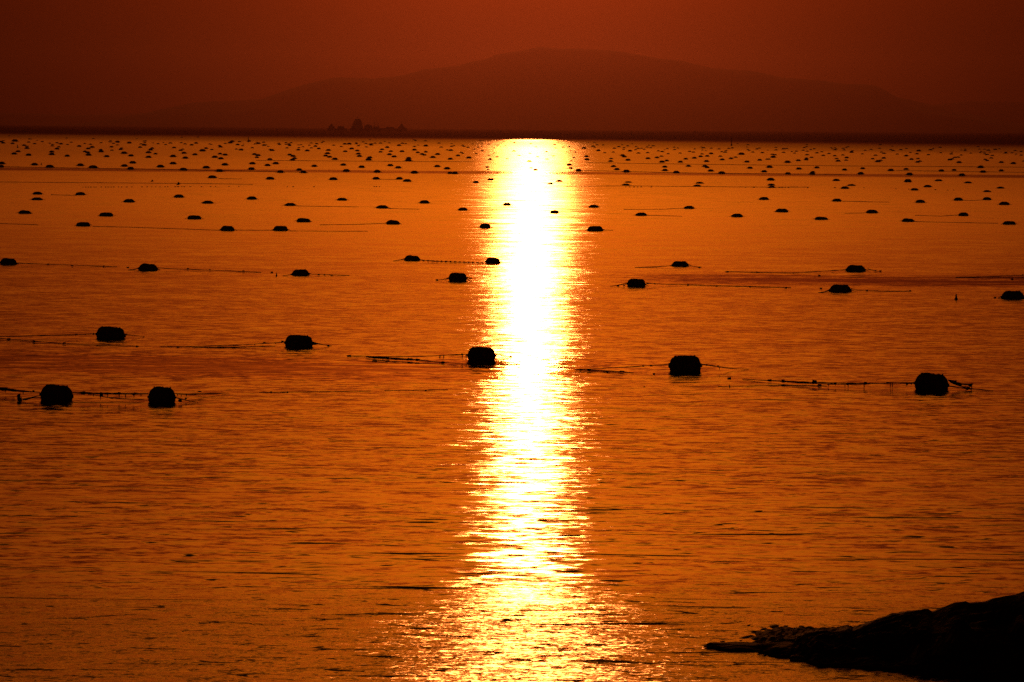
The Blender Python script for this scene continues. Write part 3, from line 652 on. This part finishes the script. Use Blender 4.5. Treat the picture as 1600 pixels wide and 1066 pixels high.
make_rope('long_line', 'rope sloping down right of the tall boxy float with a hook of line', G1,
  [[(1095, 569, 15, 2), (1123, 573, 10, 1.8), (1140, 575.5, 4, 1.4), (1170, 577, .5, .8)]], [(1104, 570.5, 13, 4, 2.6), (1122, 572.5, 10, 4, 3)], [(1124, 573, 10, 5), (1098, 570, 14, 2)])
make_rope('long_line', 'long knotted rope with hanging lines leading to the humped right float', G1,
  [[(1160, 592.5, .6, 1), (1200, 594.5, 3, 2), (1232, 596, 4, 2.6), (1272, 597.5, 7, 1.8), (1352, 599.3, 8, 1.8), (1432, 598, 13, 1.8)], [(1230, 597, 3, 1.6), (1275, 599.5, 5, 1.6), (1330, 600.5, 7, 1.4), (1360, 600, 8, 1.4)], [(1385, 597.5, 10, 1.2), (1432, 600, 11, 1.6)]],
  [(1203, 594.5, 3, 8, 3.6), (1224, 596, 4, 10, 4), (1272, 597, 7, 9, 6), (1305, 599, 7, 5, 4), (1352, 599, 8, 8, 4.5), (1324, 600, 7, 4, 4), (1417, 600, 10, 4, 4), (1280, 602, 2, 7, 3)],
  [(1305, 599, 7, 4), (1320, 600, 7, 6), (1325, 600, 7, 6), (1391, 598, 10, 10), (1394, 598, 10, 10), (1416, 599, 11, 5), (1424, 599, 12, 3), (1294, 600, 5, 4), (1350, 601, 6, 7)])
make_rope('long_line', 'hair-thin line flat on the water in front of the long knotted right rope', G1, [[(1122, 604, .3, .9), (1240, 602, .4, 1.2), (1292, 603, .4, 1)]], [(1140, 591, 1, 7, 2.4), (1140, 604, .8, 2.5, 5)])
make_rope('long_line', 'tangled bundle of rope and net off the right end of the humped float', G1,
  [[(1482, 594, 18, 2.4), (1494, 599, 11, 5), (1512, 601, 8, 3), (1520, 600, 8, 2.5)], [(1482, 603, 9, 2.4), (1500, 606, 4, 2.4), (1530, 608.5, 2, 2), (1552, 611, .4, 1)], [(1490, 599, 11, 2.5), (1506, 605, 6, 2.2), (1518, 609, 2, 1.8)], [(1520, 600, 8, 1.6), (1514, 606, 4, 1.8), (1510, 610, 1, 1.6)]],
  [(1492, 598, 12, 8, 6), (1516, 602, 8, 8, 4), (1512, 607, 4, 7, 5), (1500, 602, 8, 6, 4)], [(1518, 602, 8, 8), (1508, 603, 7, 7)])
G2 = 'thin ropes of the second rows'
def mid_rope(label, strand, clumps=()):
    make_rope('long_line', label, G2, [[(a, b, c, 1.2) for (a, b, c) in strand]], [(a, b, c, 4.5, 2) for (a, b, c) in clumps])
mid_rope('long thin rope trailing right of the float cut by the left edge', [(26, 411, 5), (75, 413, 2), (130, 415, 1.5), (183, 417, .4)], [(75, 413, 2), (113, 415, 2), (162, 416, 1.5)])
mid_rope('short rope tail left of the second-row float with the long knotted rope', [(200, 422, .5), (208, 421.5, 1), (217, 419, 4)], [(200, 418, .6)])
mid_rope('long knotted rope trailing right from the second-row float left of centre', [(245, 418.5, 5), (290, 421, 2), (360, 423.5, 1.5), (408, 425.5, .4)], [(294, 420, 2), (328, 422, 2), (380, 423.5, 2)])
mid_rope('rope tail between the upright post and the low domed float', [(442, 431, .5), (450, 430, 2), (458, 428, 4)], [(425, 425.5, 1)])
mid_rope('beaded rope tail right of the low domed float', [(482, 428, 4), (500, 429, 2), (546, 430.5, .4)], [(498, 429, 1.5), (507, 429.5, 1.5), (518, 430, 1.5)])
mid_rope('short rope tail left of the float with the beaded rope', [(614, 408, .4), (632, 405.5, 3)])
mid_rope('beaded rope stretched between the two floats meeting the sun path', [(657, 406, 4), (690, 409, 2), (730, 410.5, 1.2), (759, 411.5, .8)], [(x_, 407 + (x_ - 657) * .04, 1.5) for x_ in range(662, 758, 7)])
mid_rope('rope tail with an end clump left of the stout drum by the sun path', [(683, 438, .6), (692, 437, 3), (702, 433.5, 8)], [(683, 437.5, 1)])
mid_rope('short rope right of the stout drum by the sun path', [(730, 433.5, 8), (738, 436, 2)], [(735, 435, 3)])
mid_rope('rope fanning left of the stout drum right of the sun path', [(953, 447.5, .5), (970, 445, 3), (981, 441.5, 8)], [(966, 447, 1.5), (975, 446, 2)])
mid_rope('very long thin rope running right of the stout drum', [(1009, 442, 8), (1022, 443.5, 4), (1075, 445, 1), (1160, 447.5, .6), (1236, 449.5, .4)], [(1012, 443, 6), (1023, 443.5, 4), (1075, 445, 1), (1120, 446.5, 1), (1172, 448, 1), (1228, 449.5, 1)])
mid_rope('thin rope left of the low domed float behind the stout drum', [(992, 418, .3), (1025, 417, 1), (1050, 415, 4)])
mid_rope('thin rope right of the low domed float behind the stout drum', [(1077, 415, 4), (1086, 416.5, 1.5), (1096, 417.5, .4)], [(1093, 417.5, 1)])
mid_rope('very long thin rope reaching left from the flat wide float', [(1133, 424.5, .3), (1185, 425.5, .6), (1240, 426.5, .8), (1290, 423.5, 2), (1326, 421, 5)], [(1137, 424.5, .8), (1183, 425.5, .8), (1280, 430.5, .6), (1301, 423, 2)])
mid_rope('rope with an end clump right of the flat wide float', [(1355, 420, 5), (1366, 423, 2), (1377, 424.5, 1)], [(1376, 423.5, 1.5), (1368, 423.5, 2)])
mid_rope('faint rope left of the wide lumpy float', [(1279, 457.5, .3), (1290, 456, 1), (1300, 452, 5)], [(1283, 450.5, 1)])
mid_rope('thin rope trailing right of the wide lumpy float', [(1330, 451, 5), (1340, 453.5, 2), (1380, 455, .8), (1424, 455, .3)], [(1355, 454, 1.2), (1422, 454.5, .8)])
mid_rope('short rope left of the float cut by the right edge', [(1560, 465.5, .8), (1570, 462, 5)], [(1555, 465, .8)])
mid_rope('thin rope entering from the right edge above the last float', [(1493, 433.5, .3), (1540, 432.5, .8), (1604, 430, 2)], [(1582, 436, .8), (1598, 430, 2)])
# slack row lines lying on the far water
G3 = 'slack row lines lying on the far water'
for lab, pts, th in [
 ('dark slack line across the left water above a row of beads', [(-8, 284.5), (120, 285.5), (300, 287), (395, 288.2)], 1.0),
 ('fine line joining floats on the left third of the water', [(80, 304.5), (120, 305.5)], .9),
 ('dark slack line right of the sun path at the paired floats', [(880, 291.3), (985, 290.6), (1060, 291.4), (1150, 292.3), (1265, 292.6)], 1.0),
 ('long faint row line under the left far floats', [(-8, 260.5), (140, 263), (300, 265.5), (480, 269.5)], .8),
 ('long faint row line right of the sun path under the far floats', [(905, 266.3), (1055, 270), (1150, 271.3), (1320, 272.8)], .8),
 ('faint row line near the right edge', [(1400, 266.6), (1500, 268), (1610, 269.6)], .8),
 ('faint row line linking floats below the ships', [(400, 250.8), (560, 252), (740, 253)], .7),
 ('faint row line over the right far water', [(915, 254.4), (1100, 257), (1300, 259.3), (1610, 261.5)], .7),
 ('line of rope in front of the left domed floats', [(-8, 349), (30, 350.5), (60, 351.5)], 1.0),
 ('long thin rope between the left domed floats and the pair near the ropes', [(145, 354, 1), (200, 355), (270, 357.5), (345, 360)], 1.1),
 ('thin rope joining the two front domed floats left of centre', [(367, 359.5), (400, 360), (427, 360)], 1.2),
 ('thin rope running on right of the two front domed floats', [(451, 361), (520, 361.5), (575, 361.5)], .9),
 ('thin rope left of the domed float nearest the sun path', [(500, 351.5), (560, 350.8), (604, 349)], 1.1),
 ('short rope right of the large domed float by the sun path', [(943, 359.5), (958, 360)], 1.0),
 ('thin rope right of the third band floats on the left', [(462, 322), (520, 323), (560, 323.5)], 1.0),
 ('thin dark rope right of a small float left of the sun path', [(607, 326), (655, 327)], 1.0),
 ('thin rope sweeping left from a float at the right', [(1320, 333.5), (1350, 333)], .9),
 ('long thin rope right of a domed float at the right side', [(1317, 314.5), (1350, 315.5), (1390, 316)], .9),
 ('thin rope joining the close floats near the right edge', [(1502, 313), (1520, 313.5), (1537, 312.5)], 1.1),
 ('thin rope trailing off the rightmost middle float group', [(1430, 346.5), (1500, 348), (1560, 349)], 1.0),
 ('thin rope left of the right side float with a curved sag', [(1430, 336.5), (1470, 338), (1497, 336)], .9),
 ('slim rope right of a float in the right half', [(975, 327.6), (1040, 327), (1068, 325.5)], .9),
 ('slim rope to the right of the drum at the right half', [(1011, 336.5), (1066, 338)], .9),
 ('slim rope off the dark float left of the sun path ships side', [(342, 279.3), (378, 279.8)], .8),
 ('slim rope between two close floats left of the sun path', [(591, 280.2), (620, 280.6)], .9)]:
    make_rope('row_line', lab, G3, [[(q[0], q[1], .25, th) for q in pts]])
G4 = 'rows of tiny beads on slack lines'
def beads(label, xs, y0, slope):
    p0, u0 = at(xs[0], y0, .2)
    e = link('bead_line', None); e.location = (p0.x, p0.y, 0); org = Vector((p0.x, p0.y, 0)); tag(e, label, 'float line', G4)
    for i, x in enumerate(xs):
        y = y0 + (x - xs[0]) * slope; p, u = at(x, y, .3)
        o = link('bead', CLUMPS[i % 5], e); o.location = p - org
        wl = 2.0 + 1.4 * abs(noise.noise(Vector((x * .7, 0, 0)))) * 2; o.scale = (wl * u, wl * u * .8, 1.5 * u)
beads('row of tiny dark beads on the water at the left, below the dark slack line',
      [130, 134, 138, 142, 147, 150, 158, 165, 169, 174, 178, 185, 190, 198, 206, 222, 230, 237, 243, 250, 258, 262, 274, 278, 284, 288, 297, 315, 329, 337, 358, 373], 292.6, -.004)
beads('short run of tiny beads left of the sun path', [449, 458, 491], 292, 0)
beads('three tiny beads right of the short run left of the sun path', [585, 588, 593], 292, 0)
beads('tiny beads beside the paired floats right of the sun path', [978, 984, 991, 996, 1002, 1018], 292.4, 0)
beads('row of tiny beads right of the stacked floats in the right half', [1165, 1178, 1218, 1222, 1227, 1232, 1262, 1305, 1350], 293, .004)
beads('row of tiny beads near the right edge of the water', [1400, 1420, 1462, 1481, 1490], 295.5, .02)
# a small bird perched on the bead line and one in the air above it
def bird(px, py, hp, u_px, label, flying):
    p, dist = on_water(px, py + hp); u = dist / FPX
    e = link('seabird', None); e.location = Vector((p.x, p.y, hp * u)); tag(e, label, 'bird', None)
    b = MB(); s_ = u_px * u
    b.tube([(-.5 * s_, 0, 0), (-.25 * s_, 0, .06 * s_), (.1 * s_, 0, .12 * s_), (.35 * s_, 0, .2 * s_), (.5 * s_, 0, .22 * s_)], [.03 * s_, .12 * s_, .15 * s_, .08 * s_, .03 * s_], 8)
    link('body', b.mesh('body', M_CLUMP), e)
    for sd in (-1, 1):
        w_ = MB(); zz = .55 * s_ if flying else -.02 * s_
        w_.add([(-.2 * s_, sd * .1 * s_, .1 * s_), (.2 * s_, sd * .1 * s_, .14 * s_), (.25 * s_, sd * .45 * s_, zz), (-.05 * s_, sd * .8 * s_, zz + .1 * s_), (-.1 * s_, sd * .4 * s_, zz * .8)], [(0, 1, 2, 3, 4)])
        w_.add([(-.2 * s_, sd * .1 * s_, .07 * s_), (.2 * s_, sd * .1 * s_, .11 * s_), (.25 * s_, sd * .45 * s_, zz - .02 * s_), (-.05 * s_, sd * .8 * s_, zz + .09 * s_), (-.1 * s_, sd * .4 * s_, zz * .8 - .02 * s_)], [(4, 3, 2, 1, 0)])
        link('wing', w_.mesh('wing', M_CLUMP, False), e)
bird(278.5, 289, 2, 7, 'tiny dark bird low over the row of beads at the left', True)
bird(237.5, 284, 2, 5, 'tiny dark bird left of the other one, just above the dark slack line', True)

# ------------------------------------------------------------------ rocks at the lower right
RID = [(1088, 1012), (1110, 1008), (1150, 1006), (1200, 1001), (1240, 998), (1262, 990), (1276, 987), (1310, 985), (1324, 981.5), (1330, 984), (1333, 987), (1345, 981), (1370, 969),
       (1395, 961), (1418, 956), (1440, 952.5), (1450, 951), (1454, 955), (1457, 957), (1475, 949), (1492, 941.5), (1509, 939.5), (1514, 943), (1539, 940.5), (1553, 935), (1586, 929), (1600, 924),
       (1640, 912), (1700, 905), (1800, 880), (1950, 850), (2150, 820), (2400, 800)]
FRN = [(1088, 1013), (1120, 1018), (1180, 1024), (1240, 1031), (1280, 1042), (1340, 1046), (1397, 1050), (1500, 1060), (1600, 1068), (1800, 1085), (2100, 1110), (2400, 1130)]
def interp(tab, x):
    for (a, ya), (b, yb) in zip(tab, tab[1:]):
        if a <= x <= b: return ya + (yb - ya) * (x - a) / (b - a)
    return tab[-1][1]
def rock_shelf():
    nx, nf, nb = 420, 46, 18; vs = []; fs = []
    for i in range(nx + 1):
        t = i / nx; px = 1088 + (2400 - 1088) * t ** 1.35
        fy = interp(FRN, px); fp, fd = on_water(px, fy)
        d_f = fp.y
        ridge_d = d_f + 0.6 + min(3.0, (px - 1088) * 0.006)
        dd = pdir(px, interp(RID, px)); tt = ridge_d / dd.y
        zr = max(0.03, CAM_H + dd.z * tt)
        for j in range(nf + nb + 1):
            if j <= nf: v = j / nf; y = d_f + (ridge_d - d_f) * v; prof = v ** 0.62
            else: v = (j - nf) / nb; y = ridge_d + v * 2.6; prof = 1 - v ** 1.5 * 1.15
            xw = dd.x / dd.y * y
            # tilted rock beds: saw-toothed ledges that run obliquely across the slope
            q = (xw * 0.9 + y * 1.7); n1 = noise.noise(Vector((xw * 1.3, y * 1.3, 3.1))); n2 = noise.noise(Vector((xw * 4.2, y * 4.2, 7.7))); n3 = noise.noise(Vector((xw * 13, y * 13, 1.2)))
            saw = ((q * 1.15 + n1 * 1.3) % 1.0)
            led = (saw ** 2 - 0.35) * 0.22 + n1 * 0.16 + n2 * 0.06 + n3 * 0.018
            env = min(1.0, zr * 2.2) * (math.sin(math.pi * min(1, v)) if j <= nf else 0.5 * min(1, v * 3))
            led = min(led, 0.02) - 0.03 if v > 0.45 or j > nf else led - 0.04 * v
            zz = zr * prof + led * env
            zz -= 0.12 * max(0.0, 1 - i / 80) ** 1.2 - (0.05 * n2 + 0.04 * n3) * max(0, 1 - i / 190)
            if j <= 1: zz = -0.25 + 0.22 * j
            if j == nf + nb: zz = -0.3
            vs.append((xw, y + n2 * .08 * env, zz + (n3 * .008 if j != nf else 0)))
    n = nf + nb + 1
    for i in range(nx):
        for j in range(n - 1): fs.append((i * n + j, (i + 1) * n + j, (i + 1) * n + j + 1, i * n + j + 1))
    o = link('rock_shelf', mesh_from('rock_shelf', vs, fs, M_ROCK, False))
    tag(o, 'long black wet rock shelf rising to the right at the lower right corner', 'rock')
rock_shelf()
def boulder(px, py, w_, h_, label, seed):
    p, dist = on_water(px, py); u = dist / FPX
    bm = bmesh.new(); bmesh.ops.create_icosphere(bm, subdivisions=4, radius=0.5)
    for v in bm.verts:
        c = v.co.copy(); k = 1 + 0.5 * noise.noise(c * 2.3 + Vector((seed, 0, 0))) + 0.16 * noise.noise(c * 7 + Vector((0, seed, 0)))
        v.co = Vector((c.x * k, c.y * k, max(-.5, min(.42 + .1 * c.x, c.z * k))))
    me = bpy.data.meshes.new('low_rock'); bm.to_mesh(me); bm.free(); me.materials.append(M_ROCK)
    o = link('low_rock', me); o.location = p; o.scale = (w_ * u, w_ * u * 1.3, h_ * u * 2.2); o.rotation_euler.z = seed
    tag(o, label, 'rock', 'low wet rocks awash off the tip of the shelf')
boulder(1306, 1006, 48, 13, 'low humped wet rock behind the front end of the shelf', 1.1)
boulder(1215, 1016, 70, 11, 'flat rock just breaking the water left of the humped one', 2.6)
boulder(1152, 1012, 84, 7, 'flattest awash rock off the left tip of the shelf', 4.2)
boulder(1262, 1030, 55, 7, 'low rock in front at the waterline of the shelf', 5.9)
